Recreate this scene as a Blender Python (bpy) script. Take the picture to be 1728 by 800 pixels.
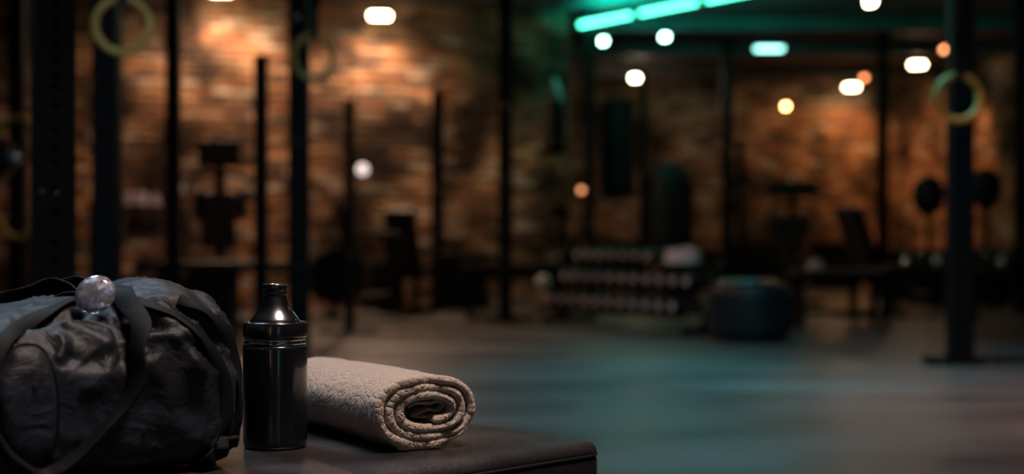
import bpy, bmesh, math, random
from mathutils import Vector, Matrix, noise
from mathutils.bvhtree import BVHTree
from mathutils.kdtree import KDTree
random.seed(7)
C = bpy.context.scene.collection
for o in list(bpy.data.objects): bpy.data.objects.remove(o)
PI = math.pi; R = math.radians
CAMZ = 0.69; F = 2400.0; CX, CY = 864.0, 400.0      # eye height (m), focal length in pixels at 1728 wide
BZ = 0.45                                           # height of the bench top

# ------------------------------------------------------------------ camera, world, exposure
cam = bpy.data.cameras.new('camera'); camo = bpy.data.objects.new('camera', cam); C.objects.link(camo)
camo.location = (0, 0, CAMZ); camo.rotation_euler = (R(90), 0, 0)
cam.lens = 50; cam.sensor_width = 36; cam.sensor_fit = 'HORIZONTAL'; cam.clip_start = 0.02; cam.clip_end = 80
cam.dof.use_dof = True; cam.dof.focus_distance = 1.60; cam.dof.aperture_fstop = 2.9
S = bpy.context.scene; S.camera = camo
w = bpy.data.worlds.new('world'); S.world = w; w.use_nodes = True
w.node_tree.nodes['Background'].inputs[0].default_value = (0.35, 0.45, 0.6, 1)
w.node_tree.nodes['Background'].inputs[1].default_value = 0.0
S.view_settings.view_transform = 'Standard'; S.view_settings.look = 'None'
S.view_settings.gamma = 1; S.view_settings.exposure = 0.0
WARM = (1.0, 0.61, 0.36); AMBER = (1.0, 0.40, 0.13); SOFT = (1.0, 0.80, 0.68); COOL = (0.55, 0.78, 1.0); GREEN = (0.0, 1.0, 0.68)
POW = dict(key=25.0, rim=27.0, green=30.0)

# ------------------------------------------------------------------ helpers
def W(px, Y, py=None, z=None):                      # a place given by its bearing and its distance
    x = (px - CX) / F * Y
    if z is None: z = CAMZ - (py - CY) / F * Y if py is not None else 0.0
    return Vector((x, Y, z))
def nodes(m): return m.node_tree.nodes, m.node_tree.links
def mat(name, col, rough=0.5, metal=0.0, bump=0.0, bscale=60, var=0.0, vscale=6, emit=None, es=0, trans=0, sheen=0, coat=0, spec=0.5, stretch=None, rvar=0):
    m = bpy.data.materials.new(name); m.use_nodes = True
    N, L = nodes(m); b = N['Principled BSDF']
    b.inputs['Base Color'].default_value = (*col, 1); b.inputs['Roughness'].default_value = rough
    b.inputs['Metallic'].default_value = metal; b.inputs['Specular IOR Level'].default_value = spec
    b.inputs['Transmission Weight'].default_value = trans; b.inputs['Coat Weight'].default_value = coat
    if sheen: b.inputs['Sheen Weight'].default_value = sheen; b.inputs['Sheen Roughness'].default_value = 0.5
    if emit: b.inputs['Emission Color'].default_value = (*emit, 1); b.inputs['Emission Strength'].default_value = es
    tc = N.new('ShaderNodeTexCoord'); mp = N.new('ShaderNodeMapping'); L.new(tc.outputs['Object'], mp.inputs[0])
    if stretch: mp.inputs['Scale'].default_value = stretch
    if var:
        n = N.new('ShaderNodeTexNoise'); n.inputs['Scale'].default_value = vscale; n.inputs['Detail'].default_value = 6
        L.new(mp.outputs[0], n.inputs[0])
        r = N.new('ShaderNodeMapRange'); r.inputs[1].default_value = .3; r.inputs[2].default_value = .7
        r.inputs[3].default_value = 1 - var; r.inputs[4].default_value = 1 + var; L.new(n.outputs[0], r.inputs[0])
        mx = N.new('ShaderNodeVectorMath'); mx.operation = 'SCALE'; mx.inputs[0].default_value = col
        L.new(r.outputs[0], mx.inputs['Scale']); L.new(mx.outputs[0], b.inputs['Base Color'])
        if rvar:
            r2 = N.new('ShaderNodeMapRange'); r2.inputs[1].default_value = .3; r2.inputs[2].default_value = .7
            r2.inputs[3].default_value = rough - rvar; r2.inputs[4].default_value = rough + rvar
            L.new(n.outputs[0], r2.inputs[0]); L.new(r2.outputs[0], b.inputs['Roughness'])
    if bump:
        n = N.new('ShaderNodeTexNoise'); n.inputs['Scale'].default_value = bscale; n.inputs['Detail'].default_value = 5
        L.new(mp.outputs[0], n.inputs[0]); bp = N.new('ShaderNodeBump'); bp.inputs['Strength'].default_value = bump
        bp.inputs['Distance'].default_value = 0.02; L.new(n.outputs[0], bp.inputs['Height']); L.new(bp.outputs[0], b.inputs['Normal'])
    return m
M = dict(
    steel=mat('powder_coated_steel', (.005, .006, .008), .45, bump=.05, bscale=300, var=.2, spec=.18),
    dark=mat('black_rubber', (.006, .006, .008), .6, bump=.1, bscale=120, var=.2, spec=.3),
    padb=mat('black_bench_pad', (.008, .008, .010), .45, var=.2, spec=.35),
    hole=mat('hole_inside', (.003, .003, .003), .9),
    glintm=mat('painted_dumbbell_glint', (.72, .68, .74), .4, var=.15),  # light grey diffuse colour stands in for glints on the dumbbells
    satin=mat('satin_steel', (.07, .07, .085), .45, 1, var=.15),
    chrome=mat('brushed_chrome', (.62, .63, .66), .22, 1, var=.1),
    bolt=mat('zinc_bolt', (.75, .7, .66), .2, 1, var=.1),
    vinyl=mat('black_vinyl', (.017, .015, .017), .34, bump=.10, bscale=160, var=.35, vscale=9, rvar=.08),
    vinylside=mat('black_vinyl_side', (.006, .006, .008), .5, bump=.1, bscale=160, var=.2),
    foam=mat('foam_roller', (.02, .02, .022), .8, var=.2),
    ring=mat('varnished_ring_wood', (.60, .46, .12), .4, var=.35, vscale=14),
    strap=mat('ring_strap', (.015, .015, .017), .8, var=.3, vscale=60),
    yellow=mat('yellow_band', (.55, .36, .04), .6, var=.2),
    leather=mat('punching_bag_leather', (.006, .008, .010), .55, bump=.1, bscale=30, var=.3, spec=.25),
    pale=mat('pale_cotton', (.80, .76, .80), .85, bump=.3, bscale=60, var=.2),
    tyre=mat('tyre_rubber', (.018, .016, .018), .5, bump=.2, bscale=60, var=.25),
    ceil=mat('ceiling_paint', (.09, .09, .095), .7, bump=.2, bscale=8, var=.4, vscale=1.3),
    plaster=mat('dark_plaster', (.05, .045, .04), .85, var=.3, vscale=2),
    mortar=mat('mortar', (.13, .095, .07), .95, var=.3, vscale=20, bump=.4, bscale=80),
    housing=mat('lamp_housing', (.02, .02, .02), .5, var=.1),
    wood=mat('wood_shelf', (.10, .06, .035), .6, var=.3),
)
def emat(name, col, s): return mat(name, (.8, .8, .8), .5, emit=col, es=s, var=.02)

def link(name, bm, m, parent=None, smooth=False):
    me = bpy.data.meshes.new(name); bm.normal_update(); bm.to_mesh(me); bm.free()
    if smooth:
        for p in me.polygons: p.use_smooth = True
    me.materials.append(m if not isinstance(m, str) else M[m])
    o = bpy.data.objects.new(name, me); C.objects.link(o)
    if parent: o.parent = parent
    return o
def thing(name, label, cat, loc=(0, 0, 0), rz=0, group=None):
    o = bpy.data.objects.new(name, None); C.objects.link(o); o.empty_display_size = .1
    o.location = loc; o.rotation_euler = (0, 0, rz); return tag(o, label, cat, group)
def tag(o, label, cat, group=None):
    o['label'] = label; o['category'] = cat
    if group: o['group'] = group
    return o
def struct(o): o['kind'] = 'structure'; return o
def dup(root, loc=None, rz=None, label=None):
    def rec(o, par):
        c = o.copy(); C.objects.link(c)
        if par: c.parent = par
        for ch in kids.get(o.name, []): rec(ch, c)
        return c
    kids = {}
    for o in C.objects:
        if o.parent: kids.setdefault(o.parent.name, []).append(o)
    r = rec(root, None)
    if loc is not None: r.location = loc
    if rz is not None: r.rotation_euler = (0, 0, rz)
    if label: r['label'] = label
    return r
def box(bm, c, s, rot=None, bev=0):
    g = bmesh.ops.create_cube(bm, size=1)['verts']
    mt = Matrix.Translation(c) @ (rot.to_4x4() if rot else Matrix()) @ Matrix.Diagonal((*s, 1))
    bmesh.ops.transform(bm, matrix=mt, verts=g)
    if bev:
        es = list({e for v in g for e in v.link_edges})
        bmesh.ops.bevel(bm, geom=es, offset=bev, segments=2, affect='EDGES', profile=.6)
def tube(bm, p0, p1, r0, r1=None, n=16, caps=True):
    p0, p1 = Vector(p0), Vector(p1); r1 = r0 if r1 is None else r1; d = p1 - p0
    q = Vector((0, 0, 1)).rotation_difference(d.normalized()).to_matrix().to_4x4()
    bmesh.ops.create_cone(bm, cap_ends=caps, segments=n, radius1=r0, radius2=r1, depth=d.length,
                          matrix=Matrix.Translation((p0 + p1) / 2) @ q)
def lathe(bm, prof, n=48, axis_m=None, close=False):
    rings = []
    for r, z in prof:
        if r < 1e-6: rings.append([bm.verts.new((0, 0, z))])
        else: rings.append([bm.verts.new((r * math.cos(2*PI*k/n), r * math.sin(2*PI*k/n), z)) for k in range(n)])
    pr = list(zip(rings, rings[1:])) + ([(rings[-1], rings[0])] if close else [])
    for a, b in pr:
        for k in range(n):
            k2 = (k + 1) % n
            if len(a) == 1 and len(b) == 1: continue
            if len(a) == 1: bm.faces.new((a[0], b[k2], b[k]))
            elif len(b) == 1: bm.faces.new((a[k], a[k2], b[0]))
            else: bm.faces.new((a[k], a[k2], b[k2], b[k]))
    if axis_m: bmesh.ops.transform(bm, matrix=axis_m, verts=[v for r in rings for v in r])
    bmesh.ops.recalc_face_normals(bm, faces=bm.faces)
def path_tube(bm, pts, r, n=10, closed=False):
    pts = [Vector(p) for p in pts]; rings = []; m = len(pts); up = None
    for i, p in enumerate(pts):
        a = pts[(i-1) % m] if (closed or i) else p; b = pts[(i+1) % m] if (closed or i < m-1) else p
        t = (b - a).normalized()
        if up is None: up = t.orthogonal().normalized()
        up = (up - t * up.dot(t)).normalized(); s = t.cross(up)
        rr = r[i] if isinstance(r, (list, tuple)) else r
        rings.append([bm.verts.new(p + (up * math.cos(2*PI*k/n) + s * math.sin(2*PI*k/n)) * rr) for k in range(n)])
    for i in range(m if closed else m-1):
        A, B = rings[i], rings[(i+1) % m]
        for k in range(n): bm.faces.new((A[k], A[(k+1) % n], B[(k+1) % n], B[k]))
    if not closed: bm.faces.new(rings[0][::-1]); bm.faces.new(rings[-1])
def catmull(P, n=8):
    P = [Vector(p) for p in P]; out = []
    Q = [P[0]*2 - P[1]] + P + [P[-1]*2 - P[-2]]
    for i in range(1, len(Q)-2):
        for k in range(n):
            t = k/n; a, b, c, d = Q[i-1:i+3]
            out.append(.5*((2*b) + (c-a)*t + (2*a-5*b+4*c-d)*t*t + (3*b-a-3*c+d)*t**3))
    out.append(P[-1]); return out

# ------------------------------------------------------------------ the room
CEIL = 3.0
fm = mat('rubber_floor', (.092, .088, .092), .36, bump=.08, bscale=25, var=.55, vscale=1.1, spec=.6, stretch=(.7, 1.6, 1), rvar=.10)
bm = bmesh.new(); box(bm, (0, 8.8, -.05), (15, 25, .1)); struct(link('floor', bm, fm))
bm = bmesh.new(); box(bm, (0, 8.8, CEIL+.05), (15, 25, .1)); ce = struct(link('ceiling', bm, 'ceil'))
for i, y in enumerate((6.0, 8.4, 10.9, 15.0, 17.0, 19.3)):
    bm = bmesh.new(); box(bm, (.3, y, CEIL-.02), (13.2, .09, .03)); box(bm, (.3, y, CEIL-.07), (13.2, .02, .09)); box(bm, (.3, y, CEIL-.12), (13.2, .10, .02))
    o = link('beam', bm, 'ceil', ce)
bm = bmesh.new()
for z in (0,): tube(bm, (6.2, 3, CEIL-.22), (6.2, 15, CEIL-.22), .13, n=20)
o = link('air_duct', bm, 'housing', ce)
bm = bmesh.new(); tube(bm, (-3.6, 3, CEIL-.18), (-3.6, 12.6, CEIL-.18), .035, n=12); link('pipe', bm, 'housing', ce)

def brick_mat():
    m = mat('old_brick', (.4, .2, .1), .85, spec=.35); N, L = nodes(m); b = N['Principled BSDF']
    at = N.new('ShaderNodeAttribute'); at.attribute_name = 'tone'
    geo = N.new('ShaderNodeNewGeometry')
    def nz(scale, det, lo, hi, a, b_):
        n = N.new('ShaderNodeTexNoise'); n.inputs['Scale'].default_value = scale; n.inputs['Detail'].default_value = det
        L.new(geo.outputs['Position'], n.inputs[0]); r = N.new('ShaderNodeMapRange')
        for k, v in zip((1, 2, 3, 4), (lo, hi, a, b_)): r.inputs[k].default_value = v
        L.new(n.outputs[0], r.inputs[0]); return r
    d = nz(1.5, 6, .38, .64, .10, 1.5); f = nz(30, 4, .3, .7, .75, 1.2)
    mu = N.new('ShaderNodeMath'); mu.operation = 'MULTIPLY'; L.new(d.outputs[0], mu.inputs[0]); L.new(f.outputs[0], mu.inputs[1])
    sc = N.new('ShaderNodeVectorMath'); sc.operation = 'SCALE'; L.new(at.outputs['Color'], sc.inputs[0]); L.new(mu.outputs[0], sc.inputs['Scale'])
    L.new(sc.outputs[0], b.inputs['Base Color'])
    n = N.new('ShaderNodeTexNoise'); n.inputs['Scale'].default_value = 60; L.new(geo.outputs['Position'], n.inputs[0])
    bp = N.new('ShaderNodeBump'); bp.inputs['Strength'].default_value = .5; bp.inputs['Distance'].default_value = .01
    L.new(n.outputs[0], bp.inputs['Height']); L.new(bp.outputs[0], b.inputs['Normal'])
    return m
BM = brick_mat()
TONES = [(.42, .22, .12), (.36, .17, .09), (.30, .15, .09), (.48, .30, .19), (.24, .13, .09), (.50, .40, .32), (.38, .24, .15), (.16, .10, .08)]
def brick_verts(w_, h_, d_, seed):
    rr = random.Random(seed); c = .006; j = lambda: rr.uniform(-.0025, .0025)
    o = [Vector((sx*w_/2 + j(), 0, sz*h_/2 + j())) for sx, sz in ((-1, -1), (1, -1), (1, 1), (-1, 1))]
    m_ = [v + Vector((0, -(d_-c), 0)) for v in o]
    f = [Vector((v.x*(1-2*c/w_), -d_ + j(), v.z*(1-2*c/h_))) for v in o]
    return o + m_ + f
BF = [(8, 9, 10, 11)] + [(a, (a+1) % 4, 4+(a+1) % 4, 4+a) for a in range(4)] + [(4+a, 4+(a+1) % 4, 8+(a+1) % 4, 8+a) for a in range(4)]
def brick_mesh(name, quads, tones):
    vs = []; fs = []; cols = []
    for q, t in zip(quads, tones):
        b = len(vs); vs += q; fs += [tuple(b+i for i in f) for f in BF]; cols += [(*t, 1)]*12
    me = bpy.data.meshes.new(name); me.from_pydata([tuple(v) for v in vs], [], fs)
    a = me.color_attributes.new('tone', 'FLOAT_COLOR', 'POINT')
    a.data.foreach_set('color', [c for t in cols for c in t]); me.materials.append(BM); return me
VAR = [brick_mesh('brick', [brick_verts(.212, .062, .018 + .003*(k % 3), k)], [TONES[k % 8]]) for k in range(16)]
def brick_wall(name, a, b, limit):
    a, b = Vector((*a, 0)), Vector((*b, 0)); u = (b-a); Ln = u.length; u.normalize(); n = Vector((u.y, -u.x, 0))   # n faces the room
    rot = Matrix((u, -n, Vector((0, 0, 1)))).transposed(); ang = math.atan2(u.y, u.x)
    bm = bmesh.new(); box(bm, (Ln/2, .06, CEIL/2), (Ln, .12, CEIL)); w_ = struct(link(name, bm, 'mortar'))
    w_.location = a; w_.rotation_euler = (0, 0, ang)
    cells = []
    for r in range(int(CEIL/.0745)):
        z = .037 + r*.0745; x = -.11 + (.1125 if r % 2 else 0)
        while x < Ln:
            lo, hi = max(x, .004), min(x+.213, Ln-.004)
            if hi - lo > .03: cells.append(((lo+hi)/2, z, hi-lo))
            x += .225
    def key(c):
        p = a + u*c[0] + Vector((0, 0, c[1])); px = CX + p.x/p.y*F; py = CY - (p.z-CAMZ)/p.y*F
        vis = 0 < px < 1728 and 0 < py < 480
        return (0 if vis and c[2] > .2 else 1, p.y)
    cells.sort(key=key); rr = random.Random(len(cells))
    for c in cells[:limit]:
        o = bpy.data.objects.new('brick', rr.choice(VAR)); C.objects.link(o); o.parent = w_
        o.location = (c[0], 0, c[1]); o.scale = (1, rr.uniform(.6, 1.3), 1); o.rotation_euler = (rr.uniform(-.02, .02), rr.uniform(-.008, .008), rr.uniform(-.012, .012))
    qs = []; ts = []
    for c in cells[limit:]:
        q = brick_verts(c[2], .062, rr.uniform(.010, .026), rr.random()); qs.append([v + Vector((c[0], 0, c[1])) for v in q]); ts.append(rr.choice(TONES))
    if qs:
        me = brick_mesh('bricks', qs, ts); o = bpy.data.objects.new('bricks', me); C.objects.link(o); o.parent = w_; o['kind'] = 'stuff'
    return w_
brick_wall('wall_left', (-6.6, 11.9), (.55, 14.6), 300)
brick_wall('wall_middle', (.55, 14.6), (.82, 20.4), 0)
brick_wall('wall_back', (.82, 20.4), (5.6, 20.4), 300)
brick_wall('wall_right', (5.6, 20.4), (6.9, 14.2), 300)
def plain(name, a, b):
    a, b = Vector((*a, 0)), Vector((*b, 0)); d = b-a; bm = bmesh.new(); box(bm, (d.length/2, .06, CEIL/2), (d.length, .12, CEIL))
    o = struct(link(name, bm, 'plaster')); o.location = a; o.rotation_euler = (0, 0, math.atan2(d.y, d.x))
plain('wall_east', (6.9, 14.2), (6.9, -3.2)); plain('wall_front', (6.9, -3.2), (-6.6, -3.2)); plain('wall_west', (-6.6, -3.2), (-6.6, 11.9))

# ------------------------------------------------------------------ lamps
def downlight(px, py, z, w_, h_, col, es, label, power, lc=None, spot=None, Y=None, aim=None):
    Y = Y or (z-CAMZ)*F/(CY-py); p = W(px, Y, z=z)
    t = thing('ceiling_light', label, 'light', p, 0, None)
    bm = bmesh.new(); box(bm, (0, 0, .035), (w_+.04, .14, .05), bev=.008); link('housing', bm, 'housing', t)
    bm = bmesh.new(); box(bm, (0, 0, -.01), (w_, .11, h_), bev=.006); link('diffuser', bm, emat('lamp_diffuser', col, es), t)
    if z < CEIL-.07:
        bm = bmesh.new(); tube(bm, (0, 0, .06), (0, 0, CEIL-z), .008, n=8); link('stem', bm, 'housing', t)
    if power:
        l = bpy.data.lights.new('lamp', 'SPOT'); l.energy = power; l.color = lc or col; l.spot_size = R(165); l.spot_blend = .8; l.shadow_soft_size = .05
        o = bpy.data.objects.new('lamp', l); C.objects.link(o); o.parent = t; o.location = (0, 0, -.06)
        if aim:
            l.spot_size = R(aim[1]); o.rotation_euler = (Vector(aim[0])-p).to_track_quat('-Z', 'Y').to_euler()
    return t
W1 = (1, .72, .42); W2 = (1, .80, .55)
downlight(641, 9, 2.80, .18, .04, W1, 42, 'bright warm lamp at the top left, before the brick wall', 112, WARM, Y=13.5)
downlight(372, -15, 2.93, .18, .04, W1, 42, 'warm lamp just above the frame over the left brick wall', 125, WARM, Y=12.95)
downlight(1018, 68, 2.80, .06, .04, (.45, 1, .80), 26, 'pale green tinted small lamp under the left end of the green tube', 2, GREEN)
downlight(1122, 61, 2.80, .06, .04, (.45, 1, .80), 28, 'pale green tinted small lamp right of its twin, below the green tube', 2, GREEN)
downlight(1298, 81, 2.80, .30, .03, (.28, .8, .70), 7, 'dim wide teal lamp right of the green tube', 2, GREEN)
downlight(1076, 130, 2.80, .16, .05, W2, 40, 'bright warm white lamp above the hanging punching bag', 22, WARM)
downlight(1469, 2, 2.80, .06, .04, W2, 30, 'warm white lamp cut by the top edge at the right', 14, WARM)
downlight(1548, 108, 2.80, .15, .04, W1, 34, 'bright warm lamp left above the right gym ring', 170, AMBER, aim=((5.85, 19.4, 1.3), 75))
downlight(1437, 148, 2.80, .16, .05, W1, 34, 'warm lamp close to the back wall with a glow below it', 34, AMBER, Y=19.9)
downlight(1458, 131, 2.78, .04, .04, (1, .30, .10), 8, 'small dim orange lamp just above right of a bright one', 0, Y=18.6)
downlight(1594, 82, 2.78, .04, .04, (1, .32, .12), 9, 'small dim orange lamp highest on the right, above the ring', 0)
downlight(1326, 179, 2.55, .04, .06, (1, .50, .18), 34, 'round amber lamp alone low on the back wall', 3, AMBER, Y=20.1)

def green_tube(a, b, es, label):
    a, b = Vector(a), Vector(b); t = thing('tube_light', label, 'light', (a+b)/2, math.atan2((b-a).y, (b-a).x), 'green tubes in a line'); L_ = (b-a).length
    bm = bmesh.new(); box(bm, (0, 0, .045), (L_, .07, .035), bev=.006); link('housing', bm, 'housing', t)
    bm = bmesh.new(); tube(bm, (-L_/2+.03, 0, 0), (L_/2-.03, 0, 0), .02, n=14); link('tube', bm, emat('green_tube', (.08, 1, .58), es), t)
    l = bpy.data.lights.new('lamp', 'AREA'); l.energy = 14; l.color = GREEN; l.shape = 'RECTANGLE'; l.size = L_; l.size_y = .05
    o = bpy.data.objects.new('lamp', l); C.objects.link(o); o.parent = t; o.location = (0, .09, .0); o.rotation_euler = (R(158), 0, 0)
    for s in (-1, 1):
        bm = bmesh.new(); box(bm, (s*(L_/2-.02), 0, .01), (.03, .05, .06)); link('socket', bm, 'housing', t)
        bm = bmesh.new(); tube(bm, (s*L_*.35, 0, .06), (s*L_*.35, 0, CEIL-a.z), .006, n=8); link('hanger', bm, 'housing', t)
g0 = Vector((.66, 14.1, 2.79)); gd = Vector((.585, -.811, 0)); gd.normalize()
for k, (lab, es) in enumerate((('bright green fluorescent tube at the left end of the line', 9), ('green tube cut by the top edge, next in the line', 8), ('green tube of the line beyond the top of the frame', 8))):
    a = g0 + gd*(.9*k); green_tube(a, a+gd*.86, es, lab)

def panel(x, y, sx, sy, col, power, label, z=2.86, spread=150):
    t = thing('unseen_panel_light', label, 'light', (x, y, z))
    bm = bmesh.new(); box(bm, (0, 0, .03), (sx+.05, sy+.05, .06), bev=.008); link('housing', bm, 'housing', t)
    bm = bmesh.new(); box(bm, (0, 0, -.006), (sx, sy, .008)); link('diffuser', bm, emat('panel_diffuser', col, 6), t)
    bm = bmesh.new(); tube(bm, (0, 0, .06), (0, 0, CEIL-z), .01, n=8); link('stem', bm, 'housing', t)
    l = bpy.data.lights.new('lamp', 'AREA'); l.energy = power; l.color = col; l.shape = 'RECTANGLE'; l.size = sx; l.size_y = sy
    o = bpy.data.objects.new('lamp', l); C.objects.link(o); o.parent = t; o.location = (0, 0, -.02)
    l.spread = R(spread)
panel(.35, 1.25, .5, .3, SOFT, POW['key'], 'warm white panel above the padded bench, out of frame', spread=105)
panel(-1.3, 3.0, .7, .25, COOL, POW['rim'], 'cool white panel behind the duffel bag, out of frame')
panel(1.15, 6.9, .5, .2, (.10, .72, .90), POW['green'], 'teal panel over the open floor, above the frame', spread=122)
panel(3.2, 5.4, .3, .3, (1, .42, .24), 42, 'orange panel added above the frame to warm the right floor', spread=95)  # unseen lamp, added to tint the right floor orange
panel(-.2, 3.3, .5, .3, (1, .72, .62), 6, 'warm panel added above the frame to light the rings')  # unseen lamp, added as front light for the gym rings
panel(-1.0, 8.6, .3, .3, (1, .55, .38), 18, 'orange panel added above the frame to warm the left floor')  # unseen lamp, added to warm the floor at the left

def added_wall_tube(x, z, h, col, power, label):  # unseen tubes, added so the bottle shows upright reflections
    t = thing('added_wall_light', label, 'light', (x, -3.12, z))
    bm = bmesh.new(); box(bm, (0, 0, 0), (.10, .06, h+.06), bev=.01); link('housing', bm, 'housing', t)
    bm = bmesh.new(); tube(bm, (0, .05, -h/2), (0, .05, h/2), .02, n=12); link('tube', bm, emat('added_wall_tube', col, 7), t)
    l = bpy.data.lights.new('lamp', 'AREA'); l.energy = power; l.color = col; l.shape = 'RECTANGLE'; l.size = .2; l.size_y = h
    o = bpy.data.objects.new('lamp', l); C.objects.link(o); o.parent = t; o.location = (0, .08, 0); o.rotation_euler = (R(90), 0, R(180))
added_wall_tube(1.55, 1.2, 2.0, (.35, .80, 1.0), 4, 'upright cool tube added behind the camera, right, for the bottle streak')
added_wall_tube(-.9, 1.2, 2.0, (1.0, .62, .45), 4, 'upright warm tube added behind the camera, left, for the bottle reflection')

# ------------------------------------------------------------------ rig posts
def rounded_post(bm, w_, z0, z1): box(bm, (0, 0, (z0+z1)/2), (w_, w_, z1-z0), bev=.006)
def rack_post(px, Y, wd, top, label, plate=(.2, .2), foot=None, rz=0, arm=False):
    t = thing('rig_post', label, 'post', W(px, Y, z=0), rz)
    z1 = CEIL if top is None else CAMZ + (CY-top)/F*Y
    bm = bmesh.new(); rounded_post(bm, wd, .012, z1); link('post', bm, 'steel', t)
    bm = bmesh.new(); box(bm, (0, 0, .008), (plate[0], plate[1], .016), bev=.003); bp = link('base_plate', bm, 'steel', t)
    for sx in (-1, 1):
        for sy in (-1, 1):
            bm = bmesh.new(); tube(bm, (sx*plate[0]*.4, sy*plate[1]*.38, .014), (sx*plate[0]*.4, sy*plate[1]*.38, .03), .012, n=6); link('bolt', bm, 'bolt', bp)
    if top is not None:
        bm = bmesh.new(); box(bm, (0, 0, z1+.008), (wd+.01, wd+.01, .016), bev=.004); link('end_cap', bm, 'dark', t)
    else:
        bm = bmesh.new(); box(bm, (0, 0, CEIL-.008), (.2, .2, .016)); link('ceiling_plate', bm, 'steel', t)
    for k, z in enumerate((.55, 1.15, 1.75)):
        if z < z1-.1:
            bm = bmesh.new(); tube(bm, (0, -wd/2-.012, z), (0, -wd/2+.002, z), .011, n=6); link('bolt', bm, 'bolt', t)
    if foot:
        bm = bmesh.new(); box(bm, ((foot[0]+foot[1])/2, 0, .03), (foot[1]-foot[0], .07, .028), bev=.004); link('foot_beam', bm, 'steel', t)
    return t
rack_post(30, 7.6, .08, None, 'slim black post at the far left edge')
rack_post(181, 5.8, .1, None, 'thick black post behind the left gym ring, second from left edge')
rack_post(293, 8.3, .08, None, 'black floor to ceiling post right of the left gym ring')
rack_post(441, 8.7, .08, 97, 'black post ending below the ceiling, rising behind the bottle')
rack_post(505, 6.9, .095, None, 'black post behind the middle gym ring')
rack_post(590, 10.3, .072, 172, 'thin post with flat foot plate beside the exercise bike', plate=(.42, .2))
rack_post(739, 13.3, .11, 157, 'short topped post standing close before the brick wall')
rack_post(853, 11.5, .12, None, 'black floor to ceiling post with wide foot near the picture centre', plate=(.24, .24), foot=(-.33, .24))
rack_post(994, 14.3, .10, None, 'black post at the corner where the brick wall steps back')
rack_post(1085, 17.2, .09, 128, 'thin far post just right of the hanging punching bag')
rack_post(1227, 17.0, .12, None, 'far black post, left of a close pair')
rack_post(1249, 18.0, .09, 238, 'shorter far post, right of a close pair')
rack_post(1489, 16.0, .115, None, 'far black post between the two right benches')
rack_post(1620, 7.7, .122, None, 'thick black post behind the right gym ring, on a long foot beam', plate=(.34, .2), foot=(-.2, .62))
rack_post(1722, 13.0, .1, None, 'black post at the right edge of the frame')

def perforated(px, Y, wd, rz):                       # the near upright with its row of real holes
    t = thing('rack_upright', 'near black square upright with a row of punched holes, at left', 'post', W(px, Y, z=0), rz)
    hw = wd/2; th = .003; bm = bmesh.new()
    pys = [5, 30, 52, 80, 100, 128, 148, 177, 218, 248, 274, 320, 359, 408, 440]
    zs = sorted(CAMZ + (CY-p)/F*(Y-.03) for p in pys); lo = [.12 + .05*k for k in range(10)]; hi = []
    z = zs[-1] + .04
    while z < CEIL-.05: hi.append(z); z += .045
    zs = lo + zs + hi; r = .0072
    def plate(fn):
        cuts = [.012] + [(a+b)/2 for a, b in zip(zs, zs[1:])] + [CEIL]
        for i, z in enumerate(zs):
            z0, z1 = cuts[i], cuts[i+1]; n = 16
            def outer(k):
                a = 2*PI*k/n; c, s = math.cos(a), math.sin(a); q = max(abs(c), abs(s)); x = c/q*hw; y = s/q
                return (x, z + (y*(z1-z) if y > 0 else y*(z-z0)))
            O = [bm.verts.new(fn(*outer(k), 0)) for k in range(n)]
            I = [bm.verts.new(fn(r*math.cos(2*PI*k/n), z+r*math.sin(2*PI*k/n), 0)) for k in range(n)]
            J = [bm.verts.new(fn(r*math.cos(2*PI*k/n), z+r*math.sin(2*PI*k/n), th)) for k in range(n)]
            for k in range(n):
                k2 = (k+1) % n; bm.faces.new((O[k], O[k2], I[k2], I[k])); bm.faces.new((I[k], I[k2], J[k2], J[k]))
    plate(lambda x, z, d: (x, -hw+d, z)); plate(lambda x, z, d: (-hw+d, x, z))
    for a, b in (((hw, -hw), (hw, hw)), ((hw, hw), (-hw, hw))):
        v = [bm.verts.new((*a, .012)), bm.verts.new((*b, .012)), bm.verts.new((*b, CEIL)), bm.verts.new((*a, CEIL))]; bm.faces.new(v)
    bmesh.ops.recalc_face_normals(bm, faces=bm.faces); link('post', bm, 'steel', t)
    bm = bmesh.new(); box(bm, (0, 0, .01), (.2, .2, .02), bev=.003); link('base_plate', bm, 'steel', t)
    bm = bmesh.new(); box(bm, (0, 0, CEIL-.008), (.2, .2, .016)); link('ceiling_plate', bm, 'steel', t)
    z = CAMZ + (CY-324)/F*(Y-.04)
    for p, q in (((-.028, -hw-.004, z), (-.028, -hw+.001, z)), ((.002, -hw-.004, z-.001), (.002, -hw+.001, z-.001))):
        bm = bmesh.new(); tube(bm, p, q, .0042, n=8); link('bolt', bm, 'bolt', t)
perforated(90, 3.0, .08, R(25))

# ------------------------------------------------------------------ gym rings
def gym_ring(px, py, Y, label, rz, Rm=.102):
    c = W(px, Y, py=py); t = thing('gym_ring', label, 'gym ring', c, rz, 'wooden rings on straps')
    bm = bmesh.new(); path_tube(bm, [(Rm*math.cos(2*PI*k/48), 0, Rm*math.sin(2*PI*k/48)) for k in range(48)], .0145, 12, True); link('ring', bm, 'ring', t, True)
    bm = bmesh.new(); h = CEIL - c.z
    for s in (-.006, .006): box(bm, (0, s, Rm+.016+(h-Rm-.016)/2), (.038, .002, h-Rm-.016))
    box(bm, (0, 0, Rm+.0165), (.04, .018, .003)); box(bm, (0, 0, Rm-.017), (.04, .032, .003)); box(bm, (0, .0165, Rm), (.04, .002, .036)); box(bm, (0, -.0165, Rm), (.04, .002, .036))
    s_ = link('strap', bm, 'strap', t)
    bm = bmesh.new(); box(bm, (0, -.014, Rm+.16), (.05, .012, .06), bev=.003); link('buckle', bm, 'steel', s_)
gym_ring(207, 43, 5.4, 'yellow wooden gym ring at the top left, cut by the frame', R(8))
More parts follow.
